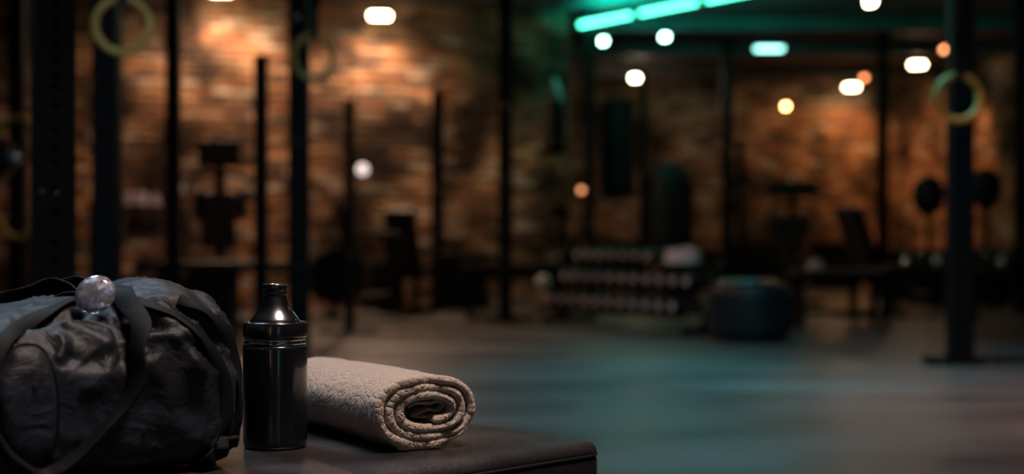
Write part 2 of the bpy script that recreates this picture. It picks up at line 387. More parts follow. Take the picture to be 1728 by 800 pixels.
gym_ring(529, 97, 6.6, 'wooden gym ring hanging before the post above the bottle', R(35))
gym_ring(1617, 165, 6.45, 'wooden gym ring hanging before the thick right post', R(6))

# ------------------------------------------------------------------ gym equipment
def parts(t, *defs):
    for name, m, fn in defs:
        bm = bmesh.new(); fn(bm); link(name, bm, m, t, False)
# flat bench with chrome roller end
def flat_bench(px, Y, L_, top, label, rz=0, roller=False, depth=.28):
    t = thing('weight_bench', label, 'bench', W(px, Y, z=0), rz)
    parts(t, ('pad', 'padb', lambda b: box(b, (0, 0, top-.035), (L_, depth, .07), bev=.015)),
          ('frame', 'steel', lambda b: (box(b, (0, 0, top-.10), (L_*.9, .06, .06)), )))
    for s in (-1, 1):
        parts(t, ('leg', 'steel', lambda b: (box(b, (s*L_*.42, 0, (top-.13)/2+.015), (.05, .05, top-.13)),)),
              ('foot', 'steel', lambda b: box(b, (s*L_*.42, 0, .02), (.06, depth+.2, .04), bev=.006)))
    return t
fb = flat_bench(868, 12.6, .95, .45, 'black flat bench behind the centre post with a bright roller end', R(6))
for z in (.30,):
    bm = bmesh.new(); tube(bm, (.22, -.28, z), (.22, .2, z), .055, n=20); fr = link('foam_roller', bm, 'foam', fb, True)
    bm = bmesh.new(); bmesh.ops.create_uvsphere(bm, u_segments=20, v_segments=12, radius=.062, matrix=Matrix.Translation((.22, -.30, z))); link('end_cap', bm, 'pale', fr, True)
# dumbbells
RK0, RK1 = Vector((.50, 11.6, 0)), Vector((1.42, 10.15, 0))
rd = (RK1-RK0); rl = rd.length; ra = math.atan2(rd.y, rd.x)
rk = thing('dumbbell_rack', 'low three tier rack full of dumbbells on the floor in the middle', 'rack', (RK0+RK1)/2, ra)
tiers = ((.13, -.16), (.31, -.03), (.48, .10))
for z, y in tiers:
    parts(rk, ('tray', 'steel', lambda b: (box(b, (0, y-.08, z), (rl, .03, .03)), box(b, (0, y+.08, z+.015), (rl, .03, .03)))))
for s in (-1, 1):
    parts(rk, ('upright', 'steel', lambda b: (box(b, (s*(rl/2+.03), .0, .26), (.05, .06, .50), Matrix.Rotation(R(-22), 3, 'X'), bev=.004), box(b, (s*(rl/2+.03), -.02, .025), (.06, .52, .05), bev=.004))))
def dumbbell_at(x, y, z):
    t = thing('dumbbell', 'x', 'dumbbell')
    parts(t, ('handle', 'chrome', lambda b: tube(b, (0, -.065, 0), (0, .065, 0), .014, n=10)))
    for s in (-1, 1):
        bm = bmesh.new(); tube(bm, (0, s*.06, 0), (0, s*.125, 0), .052, n=6); bmesh.ops.bevel(bm, geom=list(bm.edges), offset=.006, segments=1, affect='EDGES'); h_ = link('head', bm, 'satin', t)
        bm = bmesh.new(); tube(bm, (0, s*.124, 0), (0, s*.130, 0), .030, n=14); link('glint_cap', bm, 'glintm', h_)  # pale disc on each head, painted as its glint
    return t
d0 = None; tn = ('bottom', 'middle', 'top'); od = ('first', 'second', 'third', 'fourth', 'fifth', 'sixth', 'seventh', 'eighth', 'ninth', 'tenth', 'eleventh')
mrk = Matrix.Translation((RK0+RK1)/2) @ Matrix.Rotation(ra, 4, 'Z')
for ti, (z, y) in enumerate(tiers):
    for k in range(11):
        if ti == 2 and k > 6: continue
        p = mrk @ Vector((-rl/2+.09+k*(rl-.18)/10, y, z+.066))
        lab = '%s hexagonal dumbbell from the left on the %s tier of the low rack' % (od[k], tn[ti])
        if d0 is None: d0 = dumbbell_at(0, 0, 0); q = d0; q.location = p; q.rotation_euler = (0, 0, ra)
        else: q = dup(d0, p, ra)
        q['label'] = lab; q['group'] = 'dumbbells on the low rack'
# crumpled pale towels on the rack
def heap(name, c, sx, sy, sz, m, label, cat, seed, rz=0):
    bm = bmesh.new(); bmesh.ops.create_icosphere(bm, subdivisions=4, radius=1)
    for v in bm.verts:
        p = v.co.copy(); n = noise.fractal(p*1.6+Vector((seed, 0, 0)), 1, 2, 4) * .35 + noise.noise(p*4+Vector((0, seed, 0)))*.12
        f = 1+n; v.co = Vector((p.x*sx*f, p.y*sy*f, max(p.z, -.25)*sz*f + sz*.25))
        v.co.z = max(v.co.z, 0)
    o = link(name, bm, m, None, True); o.location = c; o.rotation_euler = (0, 0, rz); return tag(o, label, cat)
heap('crumpled_towel', W(1152, 10.42, z=.50), .17, .12, .085, 'pale', 'pale crumpled towel heaped on the top tier of the dumbbell rack', 'towel', 3, ra)
heap('crumpled_cloth', W(1098, 10.9, z=.50), .07, .07, .06, 'pale', 'small pale cloth lying left of the big crumpled towel', 'cloth', 9, ra)
# tyre lying on the floor with a tray on it
ty = thing('tyre', 'large black tyre lying flat at the right end of the dumbbell rack', 'tyre', W(1266, 9.55, z=0))
bm = bmesh.new(); prof = []
for k in range(28):
    a = 2*PI*k/28; prof.append((.185 + .085*abs(math.cos(a))**.6*math.copysign(1, math.cos(a)), .19 + .19*abs(math.sin(a))**.55*math.copysign(1, math.sin(a))))
lathe(bm, prof, 48, close=True); link('carcass', bm, 'tyre', ty, True)
tb = None
for k in range(28):
    a = 2*PI*k/28
    if tb is None:
        bm = bmesh.new(); box(bm, (0, 0, 0), (.022, .030, .26), Matrix.Rotation(R(12), 3, 'X'), bev=.004); tb = link('tread_block', bm, 'tyre', ty); q = tb
    else: q = tb.copy(); C.objects.link(q)
    q.location = (.272*math.cos(a), .272*math.sin(a), .19); q.rotation_euler = (0, 0, a)
bm = bmesh.new(); lathe(bm, [(0, .0), (.19, .0), (.205, .012), (.20, .02), (.0, .02)], 40)
o = link('round_plate', bm, 'chrome', None, True); o.location = W(1262, 9.55, z=.381); tag(o, 'shiny steel disc lying on top of the tyre', 'weight plate')

# right benches and what stands on them
def long_bench(px0, px1, Y, top, label, n=2, depth=.4, rz=0):
    x0, x1 = W(px0, Y).x, W(px1, Y).x; L_ = x1-x0
    t = thing('long_bench', label, 'bench', ((x0+x1)/2, Y, 0), rz)
    parts(t, ('seat', 'padb', lambda b: box(b, (0, 0, top-.025), (L_, depth, .05), bev=.01)),
          ('rail', 'steel', lambda b: box(b, (0, 0, .12), (L_-.1, .03, .04))))
    for k in range(n):
        x = -L_/2+.04 + k*(L_-.08)/(n-1)
        for s in (-1, 1): parts(t, ('leg', 'steel', lambda b: box(b, (x, s*(depth/2-.04), (top-.04)/2), (.05, .05, top-.04))))
    return t
long_bench(1336, 1492, 10.75, .445, 'low black bench right of the tyre', 2)
long_bench(1500, 1760, 13.6, .40, 'long black bench along the right, behind the thick post', 4)
def kettlebell(loc, label, s=1, m='dark'):
    t = thing('kettlebell', label, 'kettlebell', loc, random.uniform(0, 3), 'weights standing on the long right bench')
    bm = bmesh.new(); lathe(bm, [(0, 0), (.045*s, 0)] + [(.062*s*math.cos(R(a)), .058*s+.062*s*math.sin(R(a))) for a in range(-55, 91, 12)] + [(0, .12*s)], 24); link('ball', bm, m, t, True)
    bm = bmesh.new(); path_tube(bm, catmull([(-.036*s, 0, .10*s), (-.042*s, 0, .15*s), (-.02*s, 0, .18*s), (.02*s, 0, .18*s), (.042*s, 0, .15*s), (.036*s, 0, .10*s)], 5), .011*s, 8); link('handle', bm, 'chrome', t, True)
for px, y, lab, m in ((1530, 13.5, 'leftmost steel kettlebell on the long right bench', 'chrome'), (1556, 13.6, 'second kettlebell from the left on the long right bench', 'dark'), (1583, 13.5, 'kettlebell just left of the thick post on the long bench', 'chrome'),
                 (1668, 13.6, 'kettlebell just right of the thick post on the long bench', 'dark'), (1692, 13.5, 'shiny kettlebell second right of the thick post', 'chrome'), (1714, 13.6, 'kettlebell at the right edge on the long bench', 'dark')):
    kettlebell(W(px, y, z=.40), lab, .85, m)
o = heap('small_towel', W(1376, 10.75, z=.445), .055, .05, .06, 'pale', 'small pale cloth on the low bench right of the tyre', 'cloth', 5)
# reflex bags on poles
def reflex(px, py, Y, r, label):
    zc = CAMZ+(CY-py)/F*Y; t = thing('reflex_bag', label, 'punching bag', W(px, Y, z=0), 0, 'round headed standing bags')
    bm = bmesh.new(); lathe(bm, [(0, 0), (.24, 0), (.25, .03), (.22, .09), (.08, .14), (0, .14)], 32); link('base', bm, 'dark', t, True)
    parts(t, ('pole', 'steel', lambda b: tube(b, (0, 0, .13), (0, 0, zc-r*.95), .028, n=12)), ('collar', 'steel', lambda b: tube(b, (0, 0, zc-r*1.35), (0, 0, zc-r*.9), .05, n=14)))
    bm = bmesh.new(); lathe(bm, [(0.0, -1.25)] + [(math.cos(R(a)), 1.25*math.sin(R(a))) for a in range(-80, 81, 10)] + [(0, 1.25)], 28)
    bmesh.ops.transform(bm, matrix=Matrix.Translation((0, 0, zc)) @ Matrix.Scale(r, 4), verts=bm.verts); link('head', bm, 'leather', t, True)
reflex(1567, 330, 14.6, .17, 'round headed black bag on a pole, left of the thick right post')
reflex(1663, 318, 14.6, .17, 'round headed black bag on a pole, right of the thick right post')
# hanging bags
def heavy_bag(px, ytop, ybot, Y, r, label):
    zt, zb = CAMZ+(CY-ytop)/F*Y, CAMZ+(CY-ybot)/F*Y; t = thing('hanging_punching_bag', label, 'punching bag', W(px, Y, z=zb))
    h = zt-zb; bm = bmesh.new(); lathe(bm, [(0, 0), (r*.8, 0), (r*.97, .03), (r, .1), (r, h-.1), (r*.95, h-.03), (r*.8, h), (0, h)], 32); body = link('body', bm, 'leather', t, True)
    for f in (.25, .7):
        bm = bmesh.new(); lathe(bm, [(r+.001, h*f-.02), (r+.004, h*f-.018), (r+.004, h*f+.018), (r+.001, h*f+.02)], 32); link('band', bm, 'strap', body, True)
    zc = h+.22
    for k in range(4):
        a = PI/4+k*PI/2; parts(t, ('chain', 'chrome', lambda b: tube(b, (r*.8*math.cos(a), r*.8*math.sin(a), h), (0, 0, zc), .006, n=6)))
    parts(t, ('hook', 'steel', lambda b: tube(b, (0, 0, zc-.01), (0, 0, CEIL-zb), .012, n=8)))
heavy_bag(1043, 170, 335, 16.3, .195, 'long black punching bag hanging under the warm white lamp')
heavy_bag(935, 168, 262, 13.7, .115, 'small dark punching bag hanging before the greenish brick wall')
t = thing('standing_punching_bag', 'broad black free standing bag with a rounded top, behind the dumbbell rack', 'punching bag', W(1130, 15.0, z=0))
bm = bmesh.new(); lathe(bm, [(0, 0), (.30, 0), (.31, .05), (.27, .22), (.12, .30), (0, .30)], 36); link('base', bm, 'dark', t, True)
bm = bmesh.new(); lathe(bm, [(0, .40), (.18, .42), (.24, .5), (.255, .7), (.255, 1.2), (.235, 1.33), (.17, 1.43), (.07, 1.475), (0, 1.485)], 36); link('body', bm, 'leather', t, True)
parts(t, ('neck', 'steel', lambda b: tube(b, (0, 0, .28), (0, 0, .44), .09, n=20)))
# exercise bike
def bike(px, Y, label, rz, s=1.0):
    t = thing('exercise_bike', label, 'exercise bike', W(px, Y, z=0), rz); t.scale = (s, s, s)
    parts(t, ('fan_cage', 'steel', lambda b: (tube(b, (-.28, -.09, .40), (-.28, .09, .40), .27, n=32), [path_tube(b, [(-.28+q*math.cos(2*PI*k/24), -.10, .40+q*math.sin(2*PI*k/24)) for k in range(24)], .006, 6, True) for q in (.08, .14, .20, .26)])),
          ('frame', 'steel', lambda b: (tube(b, (-.25, 0, .16), (.35, 0, .22), .03), tube(b, (.30, 0, .2), (.22, 0, .72), .028), tube(b, (-.1, 0, .25), (-.22, 0, 1.0), .028))),
          ('saddle', 'padb', lambda b: (box(b, (.22, 0, .78), (.26, .17, .07), bev=.025), tube(b, (.22, 0, .70), (.22, 0, .76), .03))),
          ('console', 'dark', lambda b: box(b, (-.24, 0, 1.04), (.05, .2, .14), Matrix.Rotation(R(-25), 3, 'Y'), bev=.01)),
          ('foot_bar', 'steel', lambda b: box(b, (-.30, 0, .03), (.06, .5, .05), bev=.01)), ('foot_bar', 'steel', lambda b: box(b, (.42, 0, .03), (.06, .5, .05), bev=.01)),
          ('stay', 'steel', lambda b: (tube(b, (-.28, 0, .05), (-.28, 0, .15), .03), tube(b, (.42, 0, .05), (.32, 0, .22), .028))))
    for sd in (-1, 1):
        parts(t, ('handlebar', 'steel', lambda b: path_tube(b, catmull([(-.05, sd*.13, .22), (-.12, sd*.15, .6), (-.16, sd*.18, .92), (-.08, sd*.22, 1.02), (.02, sd*.22, 1.0)], 5), .018, 8)),
              ('pedal', 'dark', lambda b: (box(b, (-.02+sd*.12, sd*.16, .26-sd*.06), (.09, .07, .025)), tube(b, (-.02, 0, .26), (-.02, sd*.16, .26), .012), tube(b, (-.02, sd*.12, .26), (-.02+sd*.12, sd*.12, .26-sd*.06), .012))))
bike(612, 12.2, 'black fan exercise bike left of the floor patch lit orange', R(20), .9)
bike(958, 13.75, 'dark exercise bike beside the wall corner, behind the flat bench', R(70), .9)
# machine left
def press_machine(px, Y, label, rz, s=1, hw=.32):
    t = thing('weight_machine', label, 'gym machine', W(px, Y, z=0), rz); t.scale = (s, s, s)
    parts(t, ('base', 'steel', lambda b: (box(b, (0, 0, .03), (.7, .08, .05)), box(b, (0, .3, .03), (.08, .7, .05)), box(b, (0, -.3, .03), (.6, .07, .05)))),
          ('column', 'steel', lambda b: box(b, (0, .25, .73), (.08, .08, 1.4))),
          ('head_box', 'dark', lambda b: box(b, (0, .18, 1.34), (hw, .22, .19), bev=.02)),
          ('seat', 'padb', lambda b: (box(b, (0, -.08, .50), (.34, .36, .08), bev=.02), tube(b, (0, -.08, .05), (0, -.08, .47), .03))),
          ('back_pad', 'padb', lambda b: box(b, (0, .14, .82), (.26, .08, .44), bev=.02)),
          ('knob', 'pale', lambda b: bmesh.ops.create_uvsphere(b, u_segments=14, v_segments=8, radius=.028, matrix=Matrix.Translation((-.02, .1, 1.45)))))
    for sd in (-1, 1):
        parts(t, ('arm', 'steel', lambda b: path_tube(b, catmull([(0, .25, 1.2), (sd*.2, .15, 1.15), (sd*.26, -.05, 1.05), (sd*.26, -.25, .98)], 5), .024, 10)),
              ('grip', 'foam', lambda b: tube(b, (sd*.26, -.24, .98), (sd*.26, -.38, .98), .034)),
              ('weight_plate', 'dark', lambda b: tube(b, (sd*.13, .32, .95), (sd*.20, .32, .95), .13, n=28)))
press_machine(368, 10.85, 'tall black seated press machine, left before the brick wall', R(8))
press_machine(1338, 14.5, 'black seated press machine behind the tyre, before the back wall', R(-10), .88, .58)
# incline bench
def incline(px, Y, label, rz):
    t = thing('incline_bench', label, 'bench', W(px, Y, z=0), rz)
    parts(t, ('back_pad', 'padb', lambda b: box(b, (-.16, 0, .66), (.09, .28, .62), Matrix.Rotation(R(-25), 3, 'Y'), bev=.02)),
          ('seat', 'padb', lambda b: box(b, (.14, 0, .40), (.34, .28, .08), bev=.02)),
          ('frame', 'steel', lambda b: (box(b, (0, 0, .33), (.6, .05, .05)), box(b, (.2, 0, .18), (.05, .05, .32)), box(b, (-.22, 0, .24), (.05, .05, .44)))),
          ('foot', 'steel', lambda b: box(b, (.2, 0, .02), (.05, .4, .04))), ('foot', 'steel', lambda b: box(b, (-.22, 0, .02), (.05, .4, .04))))
incline(1472, 12.3, 'black incline bench between the right benches', R(30))
incline(1690, 11.6, 'black incline bench at the right edge, before the long bench', R(160))
incline(690, 12.9, 'slim dark incline bench right of the exercise bike', R(75))
def soft_box(px, Y, w_, h_, label, rz=0):
    t = thing('soft_box', label, 'box', W(px, Y, z=0), R(rz))
    parts(t, ('body', 'dark', lambda b: box(b, (0, 0, h_/2), (w_, .42, h_), bev=.02)), ('lid_panel', 'padb', lambda b: box(b, (0, 0, h_+.008), (w_-.04, .38, .016), bev=.006)))
for a in ((320, 12.6, .62, .50, 'black soft box by the left brick wall, left of the low platform'), (645, 13.62, .34, .45, 'black soft box at the wall, right of the exercise bike', 20),
          (775, 13.75, .46, .52, 'black soft box at the wall, right of the short topped post', 20), (1040, 18.6, .7, .62, 'black soft box below the hanging punching bag'), (1175, 19.2, .6, .50, 'black soft box far behind the crumpled towel'),
          (1268, 19.4, .7, .58, 'black soft box before the back wall, above the tyre'), (1408, 19.2, .6, .62, 'black soft box before the back wall under the bright amber glow'), (1530, 17.2, .62, .52, 'black soft box left of the round headed bags', -50), (1640, 16.0, .8, .55, 'black soft box behind the thick right post', -60)):
    soft_box(*a)
# storage shelf at left with pale towels
sh = thing('storage_shelf', 'dark open shelf with pale towels behind the left posts', 'shelf', W(236, 10.1, z=0), R(5))
for z in (.12, .42, .70, .90): parts(sh, ('shelf_board', 'wood', lambda b: box(b, (0, 0, z), (.62, .36, .025))))
for sx in (-1, 1):
    for sy in (-1, 1): parts(sh, ('leg', 'steel', lambda b: box(b, (sx*.30, sy*.17, .46), (.03, .03, .92))))
for px, sc, lab in ((218, .07, 'leftmost pale folded cloth on top of the shelf'), (238, .08, 'middle pale crumpled cloth on top of the shelf'), (262, .065, 'rightmost pale crumpled cloth on top of the shelf')):
    heap('folded_cloth', W(px, 10.08, z=.913), sc*.62, sc, sc, 'pale', lab, 'cloth', px)
for px, z, lab in ((228, .7125, 'dark gym bag lump on the second shelf, left'), (256, .7125, 'dark gym bag lump on the second shelf, right'), (240, .4325, 'dark gym bag on the third shelf')):
    heap('small_bag', W(px, 10.05, z=z), .06, .11, .085, 'leather', lab, 'bag', px)
# low platform behind the bag
lp = thing('plyo_platform', 'long low black platform behind the duffel bag and bottle', 'platform', W(392, 9.25, z=0), R(2))
parts(lp, ('top', 'padb', lambda b: box(b, (0, 0, .50), (1.0, .35, .07), bev=.015)))
for sx in (-.44, 0, .44): parts(lp, ('leg', 'steel', lambda b: box(b, (sx, 0, .235), (.05, .3, .46))))
# barbell at far left on hooks
bb = thing('barbell', 'barbell loaded with black plates at the left edge, behind the upright', 'barbell', W(-25, 6.6, z=1.06), R(4))
parts(bb, ('bar', 'chrome', lambda b: (tube(b, (-.9, 0, 0), (.155, 0, 0), .014, n=12), tube(b, (.02, 0, 0), (.16, 0, 0), .025, n=16))),
      ('plate', 'dark', lambda b: tube(b, (.03, 0, 0), (.075, 0, 0), .10, n=32)), ('plate', 'dark', lambda b: tube(b, (.08, 0, 0), (.12, 0, 0), .08, n=32)),
      ('collar', 'chrome', lambda b: tube(b, (.122, 0, 0), (.15, 0, 0), .035, n=16)))
br = thing('barbell_stand', 'black stand holding the loaded barbell at the left edge', 'stand', W(-75, 6.6, z=0))
parts(br, ('post', 'steel', lambda b: box(b, (0, .02, .58), (.07, .07, 1.12))), ('hook', 'steel', lambda b: (box(b, (0, -.02, 1.033), (.05, .12, .022)), box(b, (0, -.07, 1.06), (.05, .02, .06)))),
      ('base', 'steel', lambda b: box(b, (0, 0, .025), (.5, .5, .05), bev=.01)))
bm = bmesh.new(); c = W(26, 7.52, py=390)
for k in range(40):
    pass
pts = [(.16*math.cos(2*PI*k/40)*(.55+.45*abs(math.sin(PI*k/40+.6))), -.02*math.sin(4*PI*k/40), .32*math.sin(2*PI*k/40)) for k in range(40)]
path_tube(bm, pts, .016, 8, True); o = link('resistance_band', bm, 'yellow', None, True); o.location = W(30, 7.52, py=300); tag(o, 'yellow resistance band looped over the far left post', 'band')
# round pale light on the thin post, small amber lights
def small_light(px, py, Y, r, col, es, label, m=None):
    p = W(px, Y, py=py); t = thing('wall_lamp', label, 'light', p)
    bm = bmesh.new(); bmesh.ops.create_uvsphere(bm, u_segments=20, v_segments=12, radius=r); link('globe', bm, emat('small_globe', col, es), t, True)
    parts(t, ('bracket', 'housing', lambda b: tube(b, (0, r*.8, 0), (0, r+.05, 0), .012, n=8)))
small_light(612, 286, 12.9, .05, (1, .82, .80), 1.3, 'pale round globe before the left brick wall, above the bike')
small_light(981, 321, 14.2, .028, (1, .34, .13), 2.6, 'small orange light above its twin, beside the corner post')
small_light(977, 433, 14.1, .035, (1, .28, .08), 1.8, 'small orange light low beside the corner post, over the rack')

# ------------------------------------------------------------------ padded bench in the foreground
corner = Vector((.112, 1.685, 0)); e1 = Vector((-.707, -.707, 0)); e2 = Vector((-.735, .678, 0)); e2 = Vector((-.707, .707, 0))
LX, LY = 1.30, .80; ctr = corner + e1*LX/2 + e2*LY/2
bt = thing('padded_bench', 'black padded bench in the foreground carrying bag, bottle and towel', 'bench', (ctr.x, ctr.y, 0), math.atan2(-e1.y, -e1.x))
def rr_outline(lx, ly, r, n=7):
    out = []
    for cx_, cy_, a0 in ((1, 1, 0), (-1, 1, 90), (-1, -1, 180), (1, -1, 270)):
        for k in range(n+1):
            a = R(a0+90*k/n); out.append((cx_*(lx/2-r)+r*math.cos(a), cy_*(ly/2-r)+r*math.sin(a)))
        a_ = out[-1]
    res = []                                        # subdivide the straight sides
    m = len(out)
    for i, p in enumerate(out):
        q = out[(i+1) % m]; d = math.dist(p, q); res.append(p)
        for s in range(1, int(d/.03)): f = s/int(d/.03); res.append((p[0]+(q[0]-p[0])*f, p[1]+(q[1]-p[1])*f))
    return res
def ring_mesh(bm, rows):
    V = [[bm.verts.new(p) for p in r] for r in rows]; m = len(V[0])
    for A, B in zip(V, V[1:]):
        for k in range(m): bm.faces.new((A[k], A[(k+1) % m], B[(k+1) % m], B[k]))
    return V
TH = .11
def inset_ring(ins, z, r=.028):
    o = rr_outline(LX, LY, r); out = []
    m = len(o)
    for i in range(m):
        a, b = Vector(o[i-1]), Vector(o[(i+1) % m]); t = (b-a).normalized(); nrm = Vector((t.y, -t.x))
        out.append((o[i][0]-nrm.x*ins, o[i][1]-nrm.y*ins, z))
    return out
def rumple(x, y): return .0010*noise.noise(Vector((x*9, y*9, 0))) + .0005*noise.noise(Vector((x*30, y*30, 3)))
bm = bmesh.new(); rows = []
for ins, z in ((.0015, -.016), (.0, -.0145), (.0005, -.011), (.003, -.006), (.008, -.0024), (.015, -.0006)):
    rows.append(inset_ring(ins, BZ+z))
o0 = rr_outline(LX-.03, LY-.03, .018); base = rows[-1]
for k in range(1, 16):
    s = 1-k/16; rows.append([(x*s, y*s, BZ+rumple(x*s, y*s)*min(1, k/2)*.6) for x, y, z in base])
V = ring_mesh(bm, rows); bm.faces.new(V[-1]); bmesh.ops.recalc_face_normals(bm, faces=bm.faces); tp = link('top_cover', bm, 'vinyl', bt, True)
bm = bmesh.new(); rows = [inset_ring(.004, BZ-TH), inset_ring(.0, BZ-TH+.006), inset_ring(-.0005, BZ-TH/2), inset_ring(.0, BZ-.022), inset_ring(.0015, BZ-.0175), inset_ring(.004, BZ-.016)]
V = ring_mesh(bm, rows); bm.faces.new(V[0][::-1]); bm.faces.new(V[-1]); bmesh.ops.recalc_face_normals(bm, faces=bm.faces); link('side_cover', bm, 'vinylside', bt, True)
bm = bmesh.new(); path_tube(bm, [Vector(p) for p in inset_ring(.0004, BZ-.0165)], .0016, 8, True); link('seam', bm, 'vinylside', bt, True)
parts(bt, ('frame', 'steel', lambda b: [box(b, (0, s*(LY/2-.08), BZ-TH-.025), (LX-.12, .05, .05)) for s in (-1, 1)] + [box(b, (s*(LX/2-.1), 0, BZ-TH-.025), (.05, LY-.2, .05)) for s in (-1, 1)]))
for sx in (-1, 1):
    for sy in (-1, 1): parts(bt, ('leg', 'steel', lambda b: box(b, (sx*(LX/2-.1), sy*(LY/2-.08), (BZ-TH-.05)/2), (.05, .05, BZ-TH-.05), bev=.004)))

# ------------------------------------------------------------------ bottle
glossy = mat('glossy_black_lacquer', (.008, .009, .011), .22, 0, coat=.6, var=.1, bump=.01, bscale=200)
ringm = mat('dark_chrome', (.45, .46, .50), .14, 1, var=.1)
clear = mat('polished_steel', (.50, .50, .55), .20, 1, coat=1, var=.03)
bo = thing('shaker_bottle', 'glossy black bottle with shiny conical neck, between bag and towel', 'bottle', W(464.5, 1.627, z=BZ))
bm = bmesh.new(); lathe(bm, [(0, 0), (.031, 0), (.0345, .0012), (.036, .005), (.0362, .01), (.0366, .112), (.0364, .1155), (.035, .117), (.033, .1175), (0, .1175)], 72); link('body', bm, glossy, bo, True)
bm = bmesh.new(); lathe(bm, [(0, .1172), (.034, .1172), (.0350, .1182), (.0354, .1196), (.035, .121), (.0338, .1218), (.0338, .1226), (.0349, .1232), (.0352, .1240), (.0347, .1248), (.033, .1252), (0, .1252)], 72); link('neck_ring', bm, ringm, bo, True)
bm = bmesh.new(); lathe(bm, [(0, .1252), (.0352, .1252), (.0364, .1262), (.0367, .128), (.0367, .1415), (.0360, .1428), (.0345, .1432), (.0300, .1432), (.0295, .1425), (0, .1425)], 72); link('lid', bm, glossy, bo, True)
cp = [(.0288, .1428), (.0286, .1440), (.0268, .1470), (.0240, .1505), (.0208, .1545), (.0180, .1590), (.0158, .1640), (.0143, .1690), (.0133, .1720), (.0130, .1740)]
bm = bmesh.new(); lathe(bm, [(0, .1428)] + cp + [(0, .1740)], 72); link('conical_neck', bm, clear, bo, True)
bm = bmesh.new(); lathe(bm, [(0, .1738), (.0134, .1738), (.0138, .1745), (.0138, .1772), (.0131, .1778), (.0131, .1784), (.0137, .1790), (.0137, .1838), (.0133, .1850), (.0120, .1853), (.0115, .1848), (0, .1846)], 56); link('spout_cap', bm, glossy, bo, True)
bm = bmesh.new(); lathe(bm, [(.0128, .1850), (.0137, .1853), (.0136, .1862), (.0126, .1862)], 56, close=True); link('spout_rim', bm, 'chrome', bo, True)

# ------------------------------------------------------------------ rolled towel
def terry():
    m = mat('terry_cotton', (.44, .345, .29), .95, sheen=.3); N, L = nodes(m); b = N['Principled BSDF']
    tc = N.new('ShaderNodeTexCoord')
    def nz(kind, scale, **k):
        n = N.new(kind); n.inputs['Scale'].default_value = scale
        for a, v in k.items(): n.inputs[a].default_value = v
        return n
    n0 = nz('ShaderNodeTexNoise', 22, Detail=3); L.new(tc.outputs['Object'], n0.inputs[0])
    mixv = N.new('ShaderNodeVectorMath'); mixv.operation = 'MULTIPLY_ADD'; mixv.inputs[1].default_value = (.06, .06, .06)
    L.new(n0.outputs['Color'], mixv.inputs[0]); L.new(tc.outputs['Object'], mixv.inputs[2])
    vo = nz('ShaderNodeTexVoronoi', 85); vo.feature = 'DISTANCE_TO_EDGE'; L.new(mixv.outputs[0], vo.inputs['Vector'])
    mr = N.new('ShaderNodeMapRange'); mr.inputs[1].default_value = 0; mr.inputs[2].default_value = .22; L.new(vo.outputs['Distance'], mr.inputs[0])
    n1 = nz('ShaderNodeTexNoise', 900, Detail=2); L.new(tc.outputs['Object'], n1.inputs[0])
    ad = N.new('ShaderNodeMath'); ad.operation = 'MULTIPLY_ADD'; ad.inputs[1].default_value = .6; L.new(n1.outputs[0], ad.inputs[0]); L.new(mr.outputs[0], ad.inputs[2])
    bp = N.new('ShaderNodeBump'); bp.inputs['Strength'].default_value = .6; bp.inputs['Distance'].default_value = .0022
    L.new(ad.outputs[0], bp.inputs['Height']); L.new(bp.outputs[0], b.inputs['Normal'])
    n2 = nz('ShaderNodeTexNoise', 500, Detail=2); L.new(tc.outputs['Object'], n2.inputs[0])
    r = N.new('ShaderNodeMapRange'); r.inputs[1].default_value = .3; r.inputs[2].default_value = .7; r.inputs[3].default_value = .7; r.inputs[4].default_value = 1.25; L.new(n2.outputs[0], r.inputs[0])
    sc = N.new('ShaderNodeVectorMath'); sc.operation = 'SCALE'; sc.inputs[0].default_value = (.44, .345, .29); L.new(r.outputs[0], sc.inputs['Scale']); L.new(sc.outputs[0], b.inputs['Base Color'])
    return m
TM = terry()
TL = .29
tw = thing('rolled_towel', 'taupe terry towel rolled up, lying right of the bottle', 'towel', (-.100, 1.598, BZ), R(30))   # local x across, y along the roll (away)
def sup(a, n): c, s = math.cos(a), math.sin(a); return (math.copysign(abs(c)**(2/n), c), math.copysign(abs(s)**(2/n), s))
def spiral(a0, turns, A0, A1, B0, B1, n, start):
    out = []
    for i in range(n+1):
        f = i/n; a = start + f*turns*2*PI; x, z = sup(a, 2.35); g = f - .33*max(0, (f-.93)/.07)**1.3
        out.append(Vector((x*(A0+(A1-A0)*g), z*(B0+(B1-B0)*g))))
    return out
